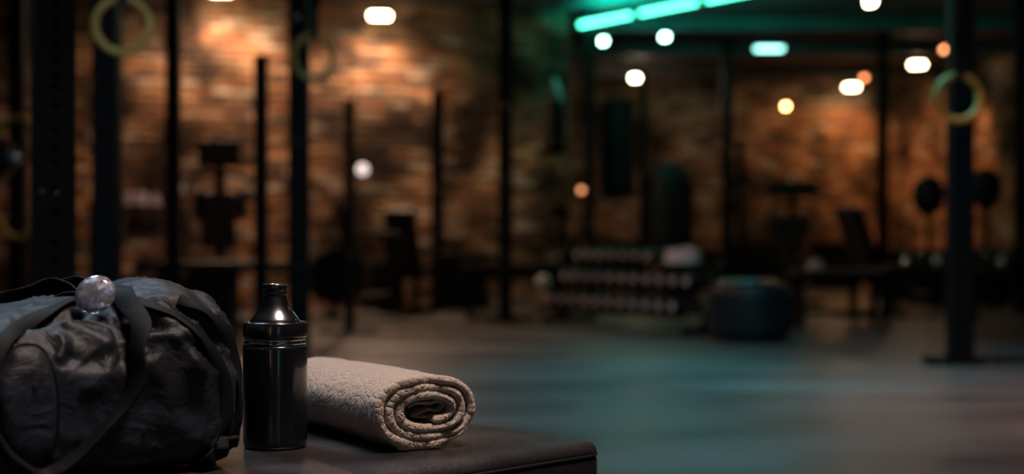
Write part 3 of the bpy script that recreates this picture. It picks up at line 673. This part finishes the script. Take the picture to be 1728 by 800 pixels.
def ribbon(name, path, T, m, parent, y0, y1, ny, amp, close=False, seed=0, flat=True, zc=.0448, taper=False):
    bm = bmesh.new(); n = len(path); nrm = []
    for i in range(n):
        a, b = path[max(i-1, 0)], path[min(i+1, n-1)]; t = (b-a).normalized(); nrm.append(Vector((t.y, -t.x)))
    # closed outline: out side then back along the in side, with rounded tips
    out = [(path[i], nrm[i], 1) for i in range(n)] + [(path[-1] + Vector((-nrm[-1].y, nrm[-1].x))*T*.5, nrm[-1], 0)] + [(path[i], nrm[i], -1) for i in range(n-1, -1, -1)] + [(path[0] - Vector((-nrm[0].y, nrm[0].x))*T*.5, nrm[0], 0)]
    rows = []
    for j in range(ny+1):
        f = j/ny; f = .5-.5*math.cos(PI*f) if ny > 8 else f
        y = y0+(y1-y0)*f; e = min(y-y0, y1-y); rnd = math.sqrt(max(0, 1-max(0, 1-e/(T*.5))**2))*.96+.04
        hem = 1 + .16*math.exp(-((e-.006)/.004)**2); row = []
        for i, (p, nn, s) in enumerate(out):
            fi = (i if i <= n else len(out)-2-i)/n; tp_ = 1-.75*max(0, (fi-.93)/.07) if taper else 1
            q = p + nn*s*T/2*rnd*hem*tp_
            P3 = Vector((q.x, y, q.y)); k = noise.fractal(P3*55+Vector((seed, 0, 0)), 1, 2, 3)*amp + noise.noise(P3*420)*amp*.55 + noise.noise(P3*16+Vector((0, seed, 9)))*.0012
            q = q + nn*s*k
            yy = y + (noise.noise(Vector((p.x*45, p.y*45, seed)))*.004 + noise.noise(Vector((p.x*300, p.y*300, seed)))*.0012)*(1-abs(2*f-1)*0)
            z = q.y + zc; 
            if flat and z < .006: z = .0005 + (z-.0005)*.25 if z > .0005 else .0005
            row.append((q.x + .010*math.sin(y*9+1)*1.0, yy, z))
        rows.append(row)
    V = ring_mesh(bm, rows)
    for j in (0, -1):                              # close the thin ends strip by strip
        m_ = len(V[j]); N2 = n
        for i in range(n-1):
            a, b, c_, d = V[j][i], V[j][i+1], V[j][m_-2-(i+1)], V[j][m_-2-i]
            try: bm.faces.new((a, b, c_, d))
            except ValueError: pass
    bmesh.ops.recalc_face_normals(bm, faces=bm.faces); return link(name, bm, m, parent, True)
rc = ribbon('rolled_cloth', spiral(0, 3.15, .027, .067, .0125, .0405, 350, R(286)), .0086, TM, tw, 0, TL, 90, .0007, taper=True)
def fuzz(src, n, L0, wdt, parent):
    me = src.data; rr = random.Random(4); vs = []; fs = []; nv = len(me.vertices)
    for i in range(n):
        v = me.vertices[rr.randrange(nv)]; p = v.co + Vector((rr.gauss(0, .0006), rr.gauss(0, .0006), rr.gauss(0, .0006))); nn = v.normal
        if p.z < .004: continue
        d = (nn + Vector((rr.gauss(0, .5), rr.gauss(0, .5), rr.gauss(0, .5)))).normalized(); s_ = d.orthogonal().normalized()*wdt; b = len(vs); L_ = L0*rr.uniform(.5, 1.3)
        vs += [p-s_-d*.0004, p+s_-d*.0004, p+d*L_]; fs.append((b, b+1, b+2))
    m2 = bpy.data.meshes.new('pile'); m2.from_pydata([tuple(v) for v in vs], [], fs); m2.materials.append(TM)
    o = bpy.data.objects.new('pile', m2); C.objects.link(o); o.parent = parent; o['kind'] = 'stuff'
fuzz(rc, 60000, .0013, .00016, tw)
core = catmull([(-.020, .004), (-.008, .0075), (.006, .006), (.019, .0085), (.024, .002), (.016, -.003), (.004, -.001), (-.006, -.004), (-.014, -.0075), (.002, -.0085), (.016, -.0075)], 8)
core = [Vector((p.x, p.y)) for p in [Vector((q[0], q[1], 0)) for q in core]]
ribbon('inner_fold', core, .0036, TM, tw, .012, TL-.01, 40, .0006, seed=5, flat=False)

# ------------------------------------------------------------------ duffel bag
def nylon():
    m = mat('black_nylon', (.016, .017, .023), .50, spec=.28); N, L = nodes(m); b = N['Principled BSDF']
    tc = N.new('ShaderNodeTexCoord')
    n = N.new('ShaderNodeTexNoise'); n.inputs['Scale'].default_value = 11; n.inputs['Detail'].default_value = 2; L.new(tc.outputs['Object'], n.inputs[0])
    cr = N.new('ShaderNodeValToRGB'); cr.color_ramp.interpolation = 'EASE'
    cr.color_ramp.elements[0].position = .46; cr.color_ramp.elements[0].color = (.007, .0075, .012, 1)
    cr.color_ramp.elements[1].position = .54; cr.color_ramp.elements[1].color = (.017, .020, .032, 1); L.new(n.outputs[0], cr.inputs[0]); L.new(cr.outputs[0], b.inputs['Base Color'])
    n1 = N.new('ShaderNodeTexNoise'); n1.inputs['Scale'].default_value = 28; n1.inputs['Detail'].default_value = 5; n1.inputs['Distortion'].default_value = 1.2; L.new(tc.outputs['Object'], n1.inputs[0])
    bp = N.new('ShaderNodeBump'); bp.inputs['Strength'].default_value = .35; bp.inputs['Distance'].default_value = .012; L.new(n1.outputs[0], bp.inputs['Height'])
    w_ = N.new('ShaderNodeTexNoise'); w_.inputs['Scale'].default_value = 1500; L.new(tc.outputs['Object'], w_.inputs[0])
    b2 = N.new('ShaderNodeBump'); b2.inputs['Strength'].default_value = .25; b2.inputs['Distance'].default_value = .0006; L.new(w_.outputs[0], b2.inputs['Height']); L.new(bp.outputs[0], b2.inputs['Normal'])
    L.new(b2.outputs[0], b.inputs['Normal']); return m
NY = nylon()
def webbing():
    m = mat('black_webbing', (.005, .0055, .008), .62, spec=.14); N, L = nodes(m); b = N['Principled BSDF']; tc = N.new('ShaderNodeTexCoord')
    wv = N.new('ShaderNodeTexNoise'); wv.inputs['Scale'].default_value = 700; L.new(tc.outputs['Object'], wv.inputs[0])
    bp = N.new('ShaderNodeBump'); bp.inputs['Strength'].default_value = .6; bp.inputs['Distance'].default_value = .001; L.new(wv.outputs[0], bp.inputs['Height']); L.new(bp.outputs[0], b.inputs['Normal']); return m
WB = webbing()
th = R(37); ax = Vector((math.cos(th), math.sin(th), 0)); fr_ = Vector((math.sin(th), -math.cos(th), 0)); BL = .56
cR = Vector((-.345, 1.600, BZ)); cL = cR - ax*BL; cM = (cR+cL)/2
bag = thing('duffel_bag', 'black nylon duffel bag lying on the bench at the left', 'bag', cM)
NU, NT = 190, 210; HD, HT = .137, ((-1.01, .084), (.15, .085), (.50, .0905), (.74, .0975), (.90, .0945), (1.01, .086))
def bag_pt(u, t):
    s = (u-.5)*2; e = (1-abs(s)**16)**(1/3.2) if abs(s) < 1 else 0
    e = max(e, 0); c, z = sup(t, 2.5 if math.sin(t) > 0 else 6.5)
    for (s0, h0), (s1, h1) in zip(HT, HT[1:]):
        if s <= s1: f = (s-s0)/(s1-s0); f = f*f*(3-2*f); hh = h0+(h1-h0)*f; break
    hd = HD*(1-.02*s*s)
    p = ax*(s*BL/2) + fr_*(c*hd*e + .004) + Vector((0, 0, hh + z*hh*e*(1 if z > 0 else .98)))
    return p
base = [[bag_pt(i/NU, 2*PI*k/NT) for k in range(NT)] for i in range(NU+1)]
def bag_bm(grid):
    bm = bmesh.new(); V = [[bm.verts.new(p) for p in r] for r in grid[1:-1]]
    for A, B in zip(V, V[1:]):
        for k in range(NT): bm.faces.new((A[k], A[(k+1) % NT], B[(k+1) % NT], B[k]))
    for r, e in ((V[0], 0), (V[-1], 1)):
        c = bm.verts.new(sum((v.co for v in r), Vector())/NT + ax*(.004 if e else -.004))
        for k in range(NT): bm.faces.new((r[k], r[(k+1) % NT], c))
    bmesh.ops.recalc_face_normals(bm, faces=bm.faces); bm.normal_update(); return bm
bm0 = bag_bm(base); bvh = BVHTree.FromBMesh(bm0)
def ray(px, py, bv=None):
    d = Vector(((px-CX)/F, 1, -(py-CY)/F)).normalized(); o = Vector((0, 0, CAMZ)) - cM
    h = (bv or bvh).ray_cast(o, d)
    if h[0] is None:
        h = (bv or bvh).find_nearest(o + d*1.62); return h[0], h[1]
    return h[0], h[1]
STROKES = [  # bearing path on the bag, height (m), width (m)
    ([(205, 512), (260, 530), (310, 560), (335, 585)], .006, .008), ([(225, 540), (280, 556), (330, 590)], -.006, .006),
    ([(240, 505), (300, 512), (360, 530), (398, 560)], .006, .010), ([(270, 545), (300, 570), (325, 600), (345, 640)], .005, .007),
    ([(300, 520), (345, 545), (375, 580), (395, 615)], -.006, .007), ([(350, 520), (378, 550), (400, 590)], .006, .006), ([(380, 545), (393, 575), (402, 620)], -.005, .005),
    ([(30, 556), (64, 543), (110, 531), (150, 524)], -.008, .008), ([(100, 545), (150, 560), (195, 590)], .005, .007), ([(95, 560), (105, 580), (102, 600), (92, 598)], .006, .006),
    ([(105, 600), (140, 615), (175, 600)], -.005, .010), ([(130, 640), (200, 630), (235, 620)], .004, .012), ([(245, 600), (270, 640), (300, 660)], .004, .009),
    ([(310, 600), (345, 640), (350, 680)], .005, .010), ([(240, 570), (280, 565), (310, 580)], .005, .006), ([(110, 700), (180, 690), (250, 700)], -.004, .014),
    ([(150, 530), (190, 545), (205, 580), (208, 640)], -.006, .008), ([(270, 700), (320, 730), (340, 770)], .003, .012)]
ST = []
for pts, a, wd in STROKES:
    P = catmull([ray(*q)[0] for q in pts], 10); kd = KDTree(len(P))
    for i, p in enumerate(P): kd.insert(p, i)
    kd.balance(); ST.append((kd, a, wd, len(P)))
for v in bm0.verts:
    p = v.co.copy(); n = v.normal; d = 0
    for kd, a, wd, m_ in ST:
        co, i, dist = kd.find(p)
        if dist < wd*3: f = i/(m_-1); d += a*math.exp(-(dist/wd)**2)*min(1, 5*min(f, 1-f)+.25)
    q = Vector((p.dot(ax)*.6, p.dot(fr_), p.z))
    up = min(1, max(0, p.z/.05))
    d += (noise.fractal(q*13, 1, 2, 3)*.0030 + (1-abs(noise.noise(q*26+Vector((5, 1, 2)))))**6*.0026 + (1-abs(noise.noise(Vector((q.x*2.2, q.y, q.z))*52)))**8*.0014 - .0015)*(.3+.7*up)
    s = p.dot(ax)/(BL/2)
    d -= .010*math.exp(-((s-.86)/.05)**2)*.5                # cinched by the band
    v.co = p + n*d
    if v.co.z < .001: v.co.z = .001
bm0.normal_update(); bvh2 = BVHTree.FromBMesh(bm0)
link('body', bm0, NY, bag, True)
def strip(name, path, wd, m, parent, lift=.002, turn=None, th_=.0011, n=8, ends=None, usebv=True, hump=None):
    """webbing strip laid over the bag along a path of bearings; turn = twist in degrees along it"""
    base_ = [ray(x, y, bvh2) for x, y in path]; P = catmull([b[0] for b in base_], n); NN = catmull([b[1] for b in base_], n); m_ = len(P); rows = []
    for i in range(m_):
        f = i/(m_-1); t = (P[min(i+1, m_-1)]-P[max(i-1, 0)]).normalized(); nn = (NN[i] - t*NN[i].dot(t)).normalized()
        tw_ = R(turn(f)) if turn else 0; q = Matrix.Rotation(tw_, 3, t); nn2 = q @ nn; sd = t.cross(nn2)
        w2 = wd(f)/2 if callable(wd) else wd/2
        c = P[i] + nn*(lift + (hump(f) if hump else 0) + abs(math.sin(tw_))*w2)
        cr = [(-1, -.3), (-1, .3), (-.94, .5), (0, .56), (.94, .5), (1, .3), (1, -.3), (.94, -.5), (0, -.5), (-.94, -.5)]
        rows.append([c + sd*(a*w2) + nn2*(b*th_*2) for a, b in cr])
    bm = bmesh.new(); V = ring_mesh(bm, rows); bm.faces.new(V[0][::-1]); bm.faces.new(V[-1]); bmesh.ops.recalc_face_normals(bm, faces=bm.faces)
    return link(name, bm, m, parent, True)
strip('handle', [(176, 497), (200, 500), (222, 520), (234, 560), (233, 600), (222, 640), (200, 680), (168, 722), (130, 757), (95, 780), (62, 790), (30, 775), (5, 748), (-30, 700)], lambda f: .026-.011*min(1, f*2), WB, bag, .004, lambda f: 0 if f < .18 else min(72, (f-.18)*300), hump=lambda f: .008*math.exp(-((f-.2)/.15)**2), n=10)
strip('handle', [(190, 500), (160, 505), (125, 512), (85, 530), (40, 550), (5, 580), (-25, 640)], .016, WB, bag, .003, lambda f: 12, n=10)
strip('webbing_band', [(222, 507), (260, 519), (300, 537), (335, 565), (362, 603), (379, 650), (381, 700), (370, 735), (356, 755)], .015, WB, bag, .0015, n=10)
strip('end_band', [(300, 506), (345, 525), (378, 560), (396, 610), (404, 660), (400, 710), (388, 742)], .013, WB, bag, .0012, n=10)
# folded strap heap and its clear round tag
def free_ribbon(name, P, Wv, wd, m, parent, th_=.0016):
    P = catmull(P, 8); Wv = catmull(Wv, 8); rows = []
    for i, p in enumerate(P):
        t = (P[min(i+1, len(P)-1)]-P[max(i-1, 0)]).normalized(); s = (Wv[i]-t*Wv[i].dot(t)).normalized(); n = t.cross(s)
        rows.append([p+s*(a*wd/2)+n*(b*th_) for a, b in [(-1, 0), (-.9, 1), (.9, 1), (1, 0), (.9, -1), (-.9, -1)]])
    bm = bmesh.new(); V = ring_mesh(bm, rows); bm.faces.new(V[0][::-1]); bm.faces.new(V[-1]); bmesh.ops.recalc_face_normals(bm, faces=bm.faces); return link(name, bm, m, parent, True)
def G(px, py, Y): return W(px, Y, py=py) - cM
free_ribbon('folded_strap', [G(-30, 520, 1.52), G(5, 509, 1.53), G(45, 496, 1.535), (G(84, 482, 1.54)), G(112, 492, 1.53), G(140, 500, 1.52), G(172, 507, 1.515)], [(.2, -.4, 1)]*2 + [(.1, -.8, .7)]*2 + [(.3, -.5, 1), (.2, -.9, .4), (.2, -.9, .3)], .024, WB, bag)
free_ribbon('folded_strap', [G(60, 500, 1.56), G(95, 490, 1.565), G(125, 481, 1.56), G(160, 476, 1.55), G(190, 486, 1.55), G(206, 500, 1.545), G(212, 520, 1.53)], [(.2, -.3, 1)]*3 + [(0, -1, .2)]*2 + [(.3, -1, 0)]*2, .020, WB, bag)
free_ribbon('folded_strap', [G(88, 520, 1.50), G(112, 505, 1.50), G(140, 505, 1.495), G(165, 515, 1.495), G(188, 524, 1.50)], [(.2, -.6, 1), (0, -1, .6), (0, -1, .7), (.1, -1, .5), (.2, -1, .4)], .026, WB, bag)
disc = thing('tag', None, None) if False else None
foil = mat('pearly_foil', (.62, .56, .60), .28, .75, bump=.5, bscale=70, var=.35, vscale=45, coat=.5)
fb_ = foil.node_tree.nodes['Principled BSDF']; fb_.inputs['Thin Film Thickness'].default_value = 420; fb_.inputs['Thin Film IOR'].default_value = 1.4
def pearl():
    N, L = nodes(foil); n = N.new('ShaderNodeTexNoise'); n.inputs['Scale'].default_value = 38; n.inputs['Distortion'].default_value = 2.5
    tc = N.new('ShaderNodeTexCoord'); L.new(tc.outputs['Object'], n.inputs[0]); cr = N.new('ShaderNodeValToRGB'); e = cr.color_ramp.elements
    e[0].position = .40; e[0].color = (.30, .42, .62, 1); e[1].position = .60; e[1].color = (.80, .66, .66, 1); L.new(n.outputs[0], cr.inputs[0])
    for l in list(fb_.inputs['Base Color'].links): L.remove(l)
    L.new(cr.outputs[0], fb_.inputs['Base Color'])
pearl()
cl2 = mat('clear_plastic_tag', (.9, .92, 1), .05, trans=.9, coat=.3, var=.02)
q = Matrix.Translation(G(161, 497, 1.43)) @ Vector((.12, -1, .30)).normalized().to_track_quat('Z', 'Y').to_matrix().to_4x4() @ Matrix.Rotation(R(35), 4, 'Z') @ Matrix.Diagonal((1.0, .93, 1, 1))
bm = bmesh.new(); lathe(bm, [(0, -.001)] + [(.019*math.sin(R(a)), .0005+.0035*math.cos(R(a))) for a in range(90, -1, -10)][:-1] + [(0, .004)], 40)
for v in bm.verts: v.co.z += noise.noise(Vector((v.co.x*70, v.co.y*130, 0)))*.0038 if v.co.length > .002 else 0
bmesh.ops.transform(bm, matrix=q, verts=bm.verts); tg = link('round_tag', bm, foil, bag, True); tg['label'] = 'pearly translucent round tag on the handle'
bm = bmesh.new(); lathe(bm, [(0, .0048), (.0185, .0015), (.0202, -.001), (.0206, .0008), (.0196, .0032), (.014, .0062), (.007, .0076), (0, .008)], 48); bmesh.ops.transform(bm, matrix=q, verts=bm.verts)
link('clear_dome', bm, cl2, tg, True)
# oval end pocket with piping
def pocket():
    cx_, cy_, rx, ry = 46, 690, 51, 108; n = 48; bm = bmesh.new(); rows = []
    for k in range(9):
        s = 1-k/8*.98; row = []
        for j in range(n):
            x, z = sup(2*PI*j/n, 2.4); p, nn = ray(cx_+rx*x*s, min(cy_-ry*z*s, 792+12*s), bvh2); row.append(p+nn*(.001+.007*(1-s**6)))
        rows.append(row)
    V = ring_mesh(bm, rows); bm.faces.new(V[-1]); bmesh.ops.recalc_face_normals(bm, faces=bm.faces); pk = link('oval_pocket', bm, NY, bag, True)
    bm = bmesh.new(); path_tube(bm, [p for p in rows[0]], .0018, 8, True); link('piping', bm, WB, pk, True)
pocket()
# buckle and strap tails at the lower right
def tail(P, Wv, wd): free_ribbon('strap_tail', P, Wv, wd, WB, bag)
def B_(px, py, dz=.004): Y = (CAMZ-BZ-dz)*F/(py-CY); return W(px, Y, z=BZ+dz) - cM
strip('strap_tail', [(362, 748), (352, 760), (342, 772), (334, 784)], .019, WB, bag, .004, lambda f: 10+25*f, n=8)
strip('strap_tail', [(388, 742), (376, 752), (368, 764), (360, 776)], .013, WB, bag, .005, lambda f: -15*f, n=8)
def on_bag(px, py, up): p, n = ray(px, py, bvh2); return p + n*up
bm = bmesh.new(); box(bm, on_bag(364, 747, .004), (.020, .008, .015), Matrix.Rotation(R(25), 3, 'Z') @ Matrix.Rotation(R(-30), 3, 'X'), bev=.003); link('buckle', bm, WB, bag)
bm = bmesh.new(); box(bm, on_bag(386, 743, .003), (.018, .008, .012), Matrix.Rotation(R(50), 3, 'Z') @ Matrix.Rotation(R(20), 3, 'X'), bev=.002); link('buckle', bm, WB, bag)
